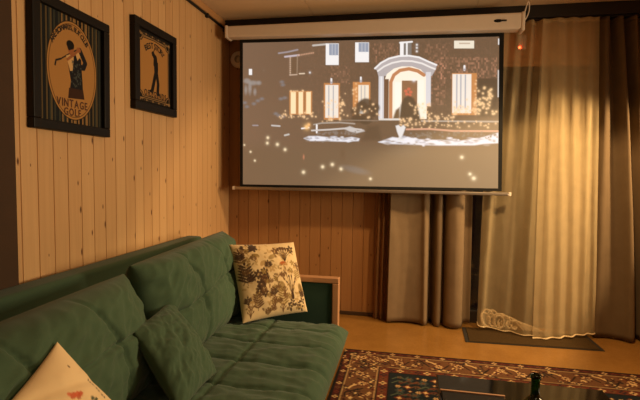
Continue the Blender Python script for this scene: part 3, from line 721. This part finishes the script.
def sample(cnv):
    def fn(U, V):
        i = np.clip((V * (cnv.ny - 1)).astype(int), 0, cnv.ny - 1); j = np.clip((U * (cnv.nx - 1)).astype(int), 0, cnv.nx - 1)
        return cnv.A[i, j]
    return fn
bc = pad('botanical_cushion', [(.615, -1.30, ZS + .005), (.935, -1.045, ZS + .02), (.835, -1.015, .752), (.475, -1.155, .742)], .16, CREAM, None, 190, 190, 2.2,
         lambda U, V: .006 * fbm(U, V, 4, 4, 8.3), pinch=.035, colors=sample(cb_))
tag(bc, 'cream cushion printed with brown plants, propped at the far end of the green sofa', 'cushion')

# cream cushion with small coloured motifs, its corner up ---------------------
cc_ = Canvas(1, 1, 201, 201, lin((216, 190, 148)))
# u,v: corner P11 points up
def C2(x, y): return x, y
for dx, dy, r, c in ((0, 0, .035, (186, 80, 48)), (.028, -.022, .03, (196, 92, 58)), (.05, -.04, .026, (184, 78, 46)), (.018, -.045, .022, (170, 90, 60)), (-.012, .03, .018, (200, 104, 70))):
    cc_.ell(.66 + dx, .68 + dy, r, r * .75, lin(c), .9)
for dx, dy in ((0, 0), (.02, -.03), (-.015, -.035)): cc_.ell(.76 + dx, .54 + dy, .022, .016, lin((52, 66, 48)), .95)
for i in range(9): cc_.line([(.91 - .004 * i, .63 - i * .022), (.932 - .004 * i, .628 - i * .022)], .011, lin((40, 34, 30)))
cc_.ell(.855, .83, .008, .013, lin((84, 54, 34)), .95)
for i in range(26):
    x, y = rng.uniform(.08, .6), rng.uniform(.08, .6); cc_.ell(x, y, .025, .016, lin(((180, 84, 50), (60, 74, 52), (190, 140, 60))[i % 3]), .9, rot=rng.uniform(0, 3))
cp = pad('cream_cushion', [(.80, -2.80, .325), (.718, -2.47, .378), (.50, -2.55, .672), (.55, -2.91, .55)], .12, CREAM, None, 120, 120, 2.1,
         lambda U, V: -.008 * seam(U * .6 + V, 1.18, .05) + .006 * fbm(U, V, 3, 3, 5.1), pinch=.06, colors=sample(cc_), nrm=(.80, -.12, .58))
tag(cp, 'cream cushion with a red motif, one corner up, at the near end of the sofa', 'cushion')

# ------------------------------------------------------------------ rug
RX0, RX1, RY0, RY1 = 1.135, 3.25, -3.1, -.755
RW, RH = RX1 - RX0, RY1 - RY0
rc = Canvas(RW, RH, 424, 470, lin((96, 58, 36)))
def wob(sx, sy, sd):
    a = np.zeros(rc.X.shape)
    for k in range(6):
        ph = rng.uniform(0, 6, 2); a += np.sin(rc.X * sx * rng.uniform(.6, 1.5) + ph[0]) * np.sin(rc.Y * sy * rng.uniform(.6, 1.5) + ph[1])
    return a / 6
dE = np.minimum(np.minimum(rc.X, RW - rc.X), np.minimum(rc.Y, RH - rc.Y))   # distance from the edge
RUST, NAVY, BONE, CAML, WINE, BLKB = lin((92, 42, 26)), lin((20, 27, 31)), lin((198, 162, 110)), lin((96, 63, 38)), lin((66, 25, 19)), lin((24, 17, 14))
rc.blend((dE < .30) * 1.0, CAML); rc.blend((dE < .05) * 1.0, WINE); rc.blend((dE < .012) * 1.0, BLKB)
rc.blend(((dE > .24) & (dE < .30)) * 1.0, RUST); rc.blend(dE > .30, NAVY)
for q in (.05, .24, .30): rc.blend(np.clip(1 - np.abs(dE - q) / .007, 0, 1), BLKB)
for q in (.058, .232): rc.blend(np.clip(1 - np.abs(dE - q) / .004, 0, 1), BONE)
def motif(x, y, r, cols, n=8):
    x0, x1, y0, y1 = x - 2 * r, x + 2 * r, y - 2 * r, y + 2 * r
    i0, i1 = np.searchsorted(rc.X[0], (x0, x1)); j0, j1 = np.searchsorted(rc.Y[:, 0], (y0, y1))
    if i1 - i0 < 2 or j1 - j0 < 2: return
    X, Y = rc.X[j0:j1, i0:i1] - x, rc.Y[j0:j1, i0:i1] - y; rho = np.hypot(X, Y); th = np.arctan2(Y, X)
    A = rc.A[j0:j1, i0:i1]
    for k, c in enumerate(cols):
        rad = r * (1 - k / len(cols)) * (1 + .28 * np.cos(n * th + k)); m = np.clip(.5 + (rad - rho) / rc.px, 0, 1)
        A += (c - A) * m[..., None]
def scroll(pts, w, c): 
    P = catmull(pts, 24); 
    for (a, b_), (c1, d) in zip(P[:-1], P[1:]): pass
    x0, x1, y0, y1 = P[:, 0].min() - .02, P[:, 0].max() + .02, P[:, 1].min() - .02, P[:, 1].max() + .02
    i0, i1 = np.searchsorted(rc.X[0], (x0, x1)); j0, j1 = np.searchsorted(rc.Y[:, 0], (y0, y1)); X, Y = rc.X[j0:j1, i0:i1], rc.Y[j0:j1, i0:i1]
    if X.size == 0: return
    d = np.full(X.shape, 1e9)
    for (xa, ya), (xb, yb) in zip(P[:-1], P[1:]):
        dx, dy = xb - xa, yb - ya; t = np.clip(((X - xa) * dx + (Y - ya) * dy) / (dx * dx + dy * dy + 1e-12), 0, 1)
        d = np.minimum(d, np.hypot(X - xa - t * dx, Y - ya - t * dy))
    A = rc.A[j0:j1, i0:i1]; A += (c - A) * np.clip(.5 + (w / 2 - d) / rc.px, 0, 1)[..., None]
def border_pt(s, d):     # s along the perimeter, d in from the edge
    per = [RW, RH, RW, RH]; s %= 2 * (RW + RH)
    if s < RW: return (s, RH - d)
    s -= RW
    if s < RH: return (RW - d, RH - s)
    s -= RH
    if s < RW: return (RW - s, d)
    return (d, s - RW)
per = 2 * (RW + RH); n = int(per / .118)
for k in range(n):
    s = k * per / n
    col = [[WINE, BONE, RUST, NAVY], [BLKB, CAML, NAVY, BONE], [RUST, BONE, WINE]][k % 3]
    sg = 1 if k % 2 else -1
    scroll([border_pt(s - .07, .145 - sg * .055), border_pt(s - .03, .145 - sg * .03), border_pt(s + .02, .145 + sg * .055), border_pt(s + .07, .145 + sg * .05), border_pt(s + .085, .145 + sg * .015)], .012, BONE if k % 2 else WINE)
    scroll([border_pt(s - .05, .145 + sg * .06), border_pt(s + .0, .145 + sg * .065), border_pt(s + .06, .145 - sg * .02)], .010, BLKB)
    motif(*border_pt(s, .145 + sg * .012), .030, col, 6 + k % 3)
    for _ in range(7): motif(*border_pt(s + rng.uniform(-.06, .06), .145 + rng.uniform(-.085, .085)), .010, [(RUST, BONE, WINE, CAML, NAVY)[rng.integers(5)], (BONE, BLKB)[rng.integers(2)]], 4)
    motif(*border_pt(s + .078, .145 - sg * .055), .018, [RUST, BONE], 5); motif(*border_pt(s + .05, .145 + sg * .07), .014, [NAVY, BONE], 5); motif(*border_pt(s + .1, .145 + sg * .03), .015, [WINE, BONE], 4)
for k in range(int(per / .052)):
    s = k * .052
    motif(*border_pt(s, .031), .013, [(BONE, RUST, CAML)[k % 3], WINE], 4); motif(*border_pt(s, .27), .017, [(NAVY, BONE, CAML)[k % 3], (RUST, BLKB, WINE)[k % 3]], 4)
nx_, ny_ = 30, 34
for a in range(nx_):
    for b_ in range(ny_):
        x, y = .36 + (RW - .72) * a / (nx_ - 1), .36 + (RH - .72) * b_ / (ny_ - 1); k = (a * 5 + b_ * 3) % 7
        motif(x + rng.uniform(-.012, .012), y + rng.uniform(-.012, .012), .013 + .009 * (k % 3 == 0), [(RUST, CAML, BONE, lin((46, 56, 50)), WINE, CAML, lin((56, 66, 62)))[k], (BONE, WINE, RUST, BLKB, BONE, NAVY, CAML)[k]], 4 + k % 4)
        if k % 2: scroll([(x - .04, y - .02), (x, y + .012), (x + .03, y - .01), (x + .05, y + .02)], .007, (lin((74, 84, 66)), RUST, CAML)[a % 3])
motif(RW / 2, RH / 2, .42, [RUST, BONE, WINE, NAVY, CAML, RUST], 12)
rc.A *= (1 + .30 * (rng.random(rc.X.shape) - .5))[..., None]
rg = thing('rug', (2.2, -1.9, 0), 'patterned oriental rug in rust, cream and navy on the floor beside the sofa', 'rug')
def rpos(U, V):
    P = np.empty(U.shape + (3,)); P[..., 0] = RX0 + U * RW; P[..., 1] = RY0 + V * RH; P[..., 2] = .010
    return P
o = painted_grid('pile', rc, rpos, RUGM, rg)
o.data.flip_normals()
box('backing', RX0 - .004, RX1 + .004, RY0 - .004, RY1 + .004, 0, .0095, simple('rug_binding', (44, 28, 20), .95, nscale=200), rg, .003)

# ------------------------------------------------------------------ coffee table, tray, bottle
ct = thing('coffee_table', (1.93, -2.5, .01), 'low coffee table with a glossy black top standing on the rug', 'coffee table')
box('table_top', 1.638, 2.218, -3.05, -1.95, .385, .42, GLOSS, ct, .004)
for x in (1.69, 2.166):
    for y in (-2.0, -3.0): box('leg', x - .022, x + .022, y - .022, y + .022, .010, .385, BLACK, ct, .003)
box('shelf', 1.66, 2.196, -3.02, -1.98, .14, .16, BLACK, ct, .003)
ty = thing('tray', (1.75, -2.3, .42), 'flat dark tray with a thin pale rim lying on the glossy black table', 'tray')
box('tray_base', 1.645, 1.853, -2.62, -2.10, .4205, .43, BLACK, ty, .003)
bm = bmesh.new()
add_box(bm, 1.641, 1.857, -2.104, -2.096, .4205, .434, .002)
bmobj('rim', bm, FRAMEWOOD, ty, label='thin pale rim along the far edge')
bt = thing('bottle', (1.905, -2.27, .42), 'small green glass bottle standing at the middle of the glossy black table', 'bottle')
lathe('bottle_body', [(.001, .4205), (.028, .421), (.031, .426), (.031, .492), (.029, .503), (.022, .514), (.0145, .521), (.0125, .53), (.0125, .575), (.0155, .577), (.0155, .588), (.0125, .59), (.0105, .588), (.0105, .53), (.0125, .522), (.019, .512), (.026, .502), (.028, .49), (.028, .428), (.001, .4245)], 1.905, -2.27, BOTTLE, bt, 32)

# ------------------------------------------------------------------ pictures on the left wall
def text_mesh(txt, size, place, name, mat, parent, font_ext=.0006):
    """letters laid along place(t) -> (origin, right, up) with t the running width"""
    verts, faces = [], []; adv = 0
    dg = None; widths = []; parts = []
    for ch in txt:
        cu = bpy.data.curves.new('c', 'FONT'); cu.body = ch if ch != ' ' else '.'; cu.size = size; cu.extrude = 0; cu.offset = size * .022; cu.align_x = 'CENTER'; cu.resolution_u = 3
        o = bpy.data.objects.new('c', cu); COL.objects.link(o)
        me = bpy.data.meshes.new_from_object(o.evaluated_get(bpy.context.evaluated_depsgraph_get()))
        vs = [tuple(v.co) for v in me.vertices]; fs = [tuple(p.vertices) for p in me.polygons]
        xs = [v[0] for v in vs]; w = (max(xs) - min(xs)) if ch != ' ' else size * .3
        parts.append((ch, vs, fs, w)); bpy.data.objects.remove(o); bpy.data.curves.remove(cu); bpy.data.meshes.remove(me)
    tot = sum(p[3] for p in parts) + size * .16 * (len(parts) - 1); t = -tot / 2
    for ch, vs, fs, w in parts:
        c = t + w / 2; t += w + size * .16
        if ch == ' ': continue
        o_, r_, u_ = place(c / tot, tot); b0 = len(verts)
        verts += [tuple(o_ + r_ * v[0] + u_ * v[1]) for v in vs]; faces += [tuple(b0 + k for k in f_) for f_ in fs]
    me = mesh(name, verts, faces, mat, parent); return me
INK = simple('print_ink', (38, 26, 18), .8); INKB = simple('print_ink_brown', (78, 42, 24), .8)
def picture(name, yc, zc, w, h, ang, fwid, label, art, canvas, deco):
    t = thing(name, (.0, yc, zc), label, 'picture', 'framed golf pictures on the pine wall')
    def P(a, b_, d):       # a to the right seen from the room (towards the back wall, +y), b up, d out of the wall
        ca, sa = math.cos(ang), math.sin(ang); return Vector((d, yc + a * ca - b_ * sa, zc + a * sa + b_ * ca))
    bm = bmesh.new()
    def bar(a0, a1, b0, b1, d0, d1, bv=.004):
        tmp = bmesh.new(); add_box(tmp, a0, a1, b0, b1, d0, d1, bv)
        mp = {v: bm.verts.new(P(v.co.x, v.co.y, v.co.z)) for v in tmp.verts}
        for f_ in tmp.faces: bm.faces.new([mp[v] for v in f_.verts])
        tmp.free()
    bar(-w / 2, w / 2, h / 2 - fwid, h / 2, .0, .035); bar(-w / 2, w / 2, -h / 2, -h / 2 + fwid, .0, .035)
    bar(-w / 2, -w / 2 + fwid, -h / 2 + fwid, h / 2 - fwid, .0, .035); bar(w / 2 - fwid, w / 2, -h / 2 + fwid, h / 2 - fwid, .0, .035)
    bmobj('frame', bm, BLACK, t)
    iw, ih = w - 2 * fwid, h - 2 * fwid
    bm2 = bmesh.new(); bm, keep = bm2, bm
    tmp = bmesh.new(); add_box(tmp, -iw / 2 - .004, iw / 2 + .004, -ih / 2 - .004, ih / 2 + .004, .004, .012)
    mp = {v: bm2.verts.new(P(v.co.x, v.co.y, v.co.z)) for v in tmp.verts}
    for f_ in tmp.faces: bm2.faces.new([mp[v] for v in f_.verts])
    tmp.free(); bmobj('backing_board', bm2, BLACK, t)
    cw = canvas(iw, ih)
    def pos(U, V):
        a, b_ = (U - .5) * iw, (.5 - V) * ih; ca, sa = math.cos(ang), math.sin(ang)
        return np.stack([np.full(U.shape, .014), yc + a * ca - b_ * sa, zc + a * sa + b_ * ca], -1)
    pr = painted_grid('print', cw, pos, PRINT, t)
    deco(pr, P, iw, ih)
    return t
# picture 1: oval with a golfer on a striped ground; canvas x right, y down
TANP, TAN2 = lin((172, 124, 68)), lin((172, 124, 70))
def canvas1(w, h):
    c = Canvas(w, h, 240, int(240 * h / w), lin((30, 27, 22)))
    cols = [lin((150, 112, 66)), lin((26, 28, 28)), lin((92, 76, 48)), lin((22, 20, 16)), lin((56, 56, 46)), lin((22, 22, 20)), lin((134, 102, 62)), lin((20, 24, 28))]
    k = ((c.X / w * 44).astype(int) * 5 + (c.X / w * 11).astype(int)) % 8
    for q in range(8): c.blend((k == q) * 1.0, cols[q])
    cx, cy, rx, ry = w * .52, h * .50, w * .375, h * .445
    c.ell(cx, cy, rx + .010, ry + .010, lin((30, 22, 14))); c.ell(cx, cy, rx + .006, ry + .006, TANP); c.ell(cx, cy, rx - .002, ry - .002, lin((60, 40, 22))); c.ell(cx, cy, rx - .005, ry - .005, TANP)
    g = lambda a, b_: (w * (a - .01), h * (b_ - .055))
    SK, DR, BR_ = lin((150, 92, 54)), lin((24, 24, 28)), lin((58, 34, 22)); WS = lin((206, 164, 108))
    c.line([g(.34, .475), g(.27, .50), g(.255, .545)], .008, DR); c.line([g(.34, .475), g(.50, .385), g(.60, .335)], .006, DR)       # club
    c.poly([g(.43, .44), g(.50, .40), g(.58, .39), g(.66, .42), g(.665, .50), g(.68, .62), g(.69, .78), g(.46, .80), g(.49, .65), g(.46, .54)], DR)   # dress
    c.poly([g(.46, .72), g(.69, .71), g(.71, .80), g(.445, .82)], BR_)
    c.poly([g(.42, .43), g(.50, .395), g(.54, .42), g(.52, .55), g(.48, .56)], WS); c.poly([g(.56, .37), g(.65, .33), g(.67, .37), g(.60, .44)], WS)
    c.line([g(.64, .335), g(.73, .44), g(.70, .49), g(.60, .50)], .026, DR); c.line([g(.44, .46), g(.55, .39), g(.62, .335)], .012, SK)   # arms
    c.ell(*g(.62, .335), .014, .012, SK); c.ell(*g(.495, .345), .020, .028, SK); c.poly([g(.47, .36), g(.53, .36), g(.54, .41), g(.48, .41)], SK)
    c.ell(*g(.488, .315), .024, .020, lin((22, 16, 12))); c.ell(*g(.472, .335), .012, .016, lin((22, 16, 12)))
    r_ = np.random.default_rng(2)
    for _ in range(40): c.ell(*g(r_.uniform(.5, .66), r_.uniform(.45, .7)), .004, .004, lin((70, 76, 72)), .8)
    return c
def deco1(pr, P, w, h):
    rx, ry = w * .335, h * .385
    O = P(0, 0, .0155)
    def arc(t, tot):
        a = math.pi * .54 - t * 1.75; o_ = P(rx * math.cos(a), -.005 * h + ry * math.sin(a), .0155)
        tx, ty = rx * math.sin(a), -ry * math.cos(a); l = math.hypot(tx, ty); tx, ty = tx / l, ty / l
        return o_, (P(tx, ty, .0155) - O), (P(-ty, tx, .0155) - O)
    text_mesh('ARE BOWARTS, BUT CLUB', .030, arc, 'lettering', INK, pr)
    def ln(y): return lambda t, tot: (P(w * .0 + t * tot, y, .0155), P(1, 0, .0155) - O, (P(0, 1.25, .0155) - O))
    text_mesh('VINTAGE', .039, ln(-h * .345), 'lettering', INKB, pr); text_mesh('GOLF', .037, ln(-h * .425), 'lettering', INKB, pr)
picture('framed_picture', -1.872, 1.622, .478, .555, -.012, .042, 'larger black-framed golf picture with an oval and striped ground, near the left edge', 1, canvas1, deco1)
# picture 2: tan plaque with clipped corners on black, golfer silhouette
def canvas2(w, h):
    c = Canvas(w, h, 220, int(220 * h / w), lin((22, 19, 16))); g = lambda a, b_: (w * a, h * b_)
    CR = lin((150, 116, 74))
    r_ = np.random.default_rng(5)
    for i in range(15):      # ornaments in the dark border
        for y in (.045, .955): c.ell(*g(.08 + .84 * i / 14, y), .006 + .004 * (i % 3 == 0), .005, CR if i % 3 == 0 else lin((84, 66, 44)), .9)
    for s in (.05, .95):
        for y in (.06, .94): c.line([g(s, y), g(s, .5 + (y - .5) * .78)], .005, CR); c.ell(*g(s, y), .010, .010, CR); c.line([g(s, y), g(.5 + (s - .5) * .75, y)], .005, CR)
    c.line([g(.1, .075), g(.9, .075)], .004, CR); c.line([g(.08, .93), g(.92, .93)], .004, CR)
    plq = lambda m: [g(.16 + m, .10 + m), g(.5, .08 + m), g(.84 - m, .10 + m), g(.87 - m, .14 + m), g(.92 - m, .15 + m), g(.92 - m, .84 - m), g(.87 - m, .86 - m), g(.84 - m, .90 - m), g(.16 + m, .90 - m), g(.13 + m, .86 - m), g(.08 + m, .84 - m), g(.08 + m, .15 + m), g(.13 + m, .14 + m)]
    c.poly(plq(-.012), CR); c.poly(plq(0), lin((40, 28, 18))); c.poly(plq(.012), TANP)
    K = lin((26, 20, 18))
    c.line([g(.49, .42), g(.50, .33), g(.44, .27)], .022, K); c.line([g(.57, .42), g(.55, .34), g(.46, .26)], .018, K); c.line([g(.43, .30), g(.50, .20)], .006, K)
    c.ell(*g(.525, .335), .018, .024, K)
    c.poly([g(.475, .38), g(.60, .37), g(.605, .47), g(.59, .56), g(.49, .56), g(.48, .47)], K)
    c.line([g(.52, .55), g(.47, .68), g(.42, .80)], .030, K); c.line([g(.565, .55), g(.60, .68), g(.585, .82)], .030, K); c.ell(*g(.40, .81), .022, .009, K); c.ell(*g(.60, .825), .022, .009, K)
    return c
def deco2(pr, P, w, h):
    O = P(0, 0, .0155)
    def arc(t, tot):
        a = math.pi / 2 - t * 1.35; r_ = w * .40; o_ = P(r_ * math.cos(a), h * .325 - w * .40 + r_ * math.sin(a) - .01, .0155)
        tx, ty = math.sin(a), -math.cos(a); return o_, P(tx, ty, .0155) - O, P(-ty, tx, .0155) - O
    text_mesh('BEST', .046, lambda t, tot: arc(-.29 + t * .42, tot), 'lettering', INK, pr); text_mesh('STORY', .046, lambda t, tot: arc(.24 + t * .5, tot), 'lettering', INK, pr)
    text_mesh('OF', .040, lambda t, tot: (P(-w * .24 + t * tot, -h * .385, .0155), P(.95, 0, .0155) - O, P(0, 1.2, .0155) - O), 'lettering', INK, pr)
    text_mesh('LEGENDS', .040, lambda t, tot: (P(w * .085 + t * tot, -h * .385, .0155), P(.95, 0, .0155) - O, P(0, 1.2, .0155) - O), 'lettering', INK, pr)
picture('framed_picture', -1.186, 1.772, .458, .505, .0, .046, 'smaller black-framed golf picture with a tan plaque, nearer the projection screen', 2, canvas2, deco2)

# ------------------------------------------------------------------ light
wd = bpy.data.worlds.new('night'); SC.world = wd; wd.use_nodes = True
wd.node_tree.nodes['Background'].inputs[0].default_value = (.02, .024, .035, 1); wd.node_tree.nodes['Background'].inputs[1].default_value = .03
def light(name, kind, loc, energy, col, **kw):
    d = bpy.data.lights.new(name, kind); d.energy = energy; d.color = col
    for k, v in kw.items():
        if k not in ('aim',): setattr(d, k, v)
    o = bpy.data.objects.new(name, d); o.location = loc; COL.objects.link(o)
    if 'aim' in kw: o.rotation_euler = (Vector(kw['aim']) - Vector(loc)).to_track_quat('-Z', 'Y').to_euler()
    return o
WARM = (1.0, .64, .29)
light('ceiling_downlight', 'SPOT', (2.4, -1.3, 2.34), 130, WARM, spot_size=math.radians(117), spot_blend=.16, shadow_soft_size=.06, aim=(2.4, -1.3, 0))
light('side_lamp', 'AREA', (3.92, -1.7, 1.3), 26, (1.0, .77, .46), size=.8, spread=math.radians(112), aim=(0, -1.6, 1.15))
light('shaded_lamp', 'SPOT', (3.85, -.66, 1.66), 195, (1.0, .67, .33), spot_size=math.radians(63), spot_blend=.34, shadow_soft_size=.06, aim=(1.6, .0, .55))
light('fill_light', 'POINT', (2.3, -4.3, 1.9), 13, (1.0, .76, .48), shadow_soft_size=.22)  # unseen fill added behind the camera to lift the whole room
SC.view_settings.view_transform = 'Standard'; SC.view_settings.look = 'None'; SC.view_settings.exposure = 0; SC.view_settings.gamma = 1
SC.view_settings.use_curve_mapping = False
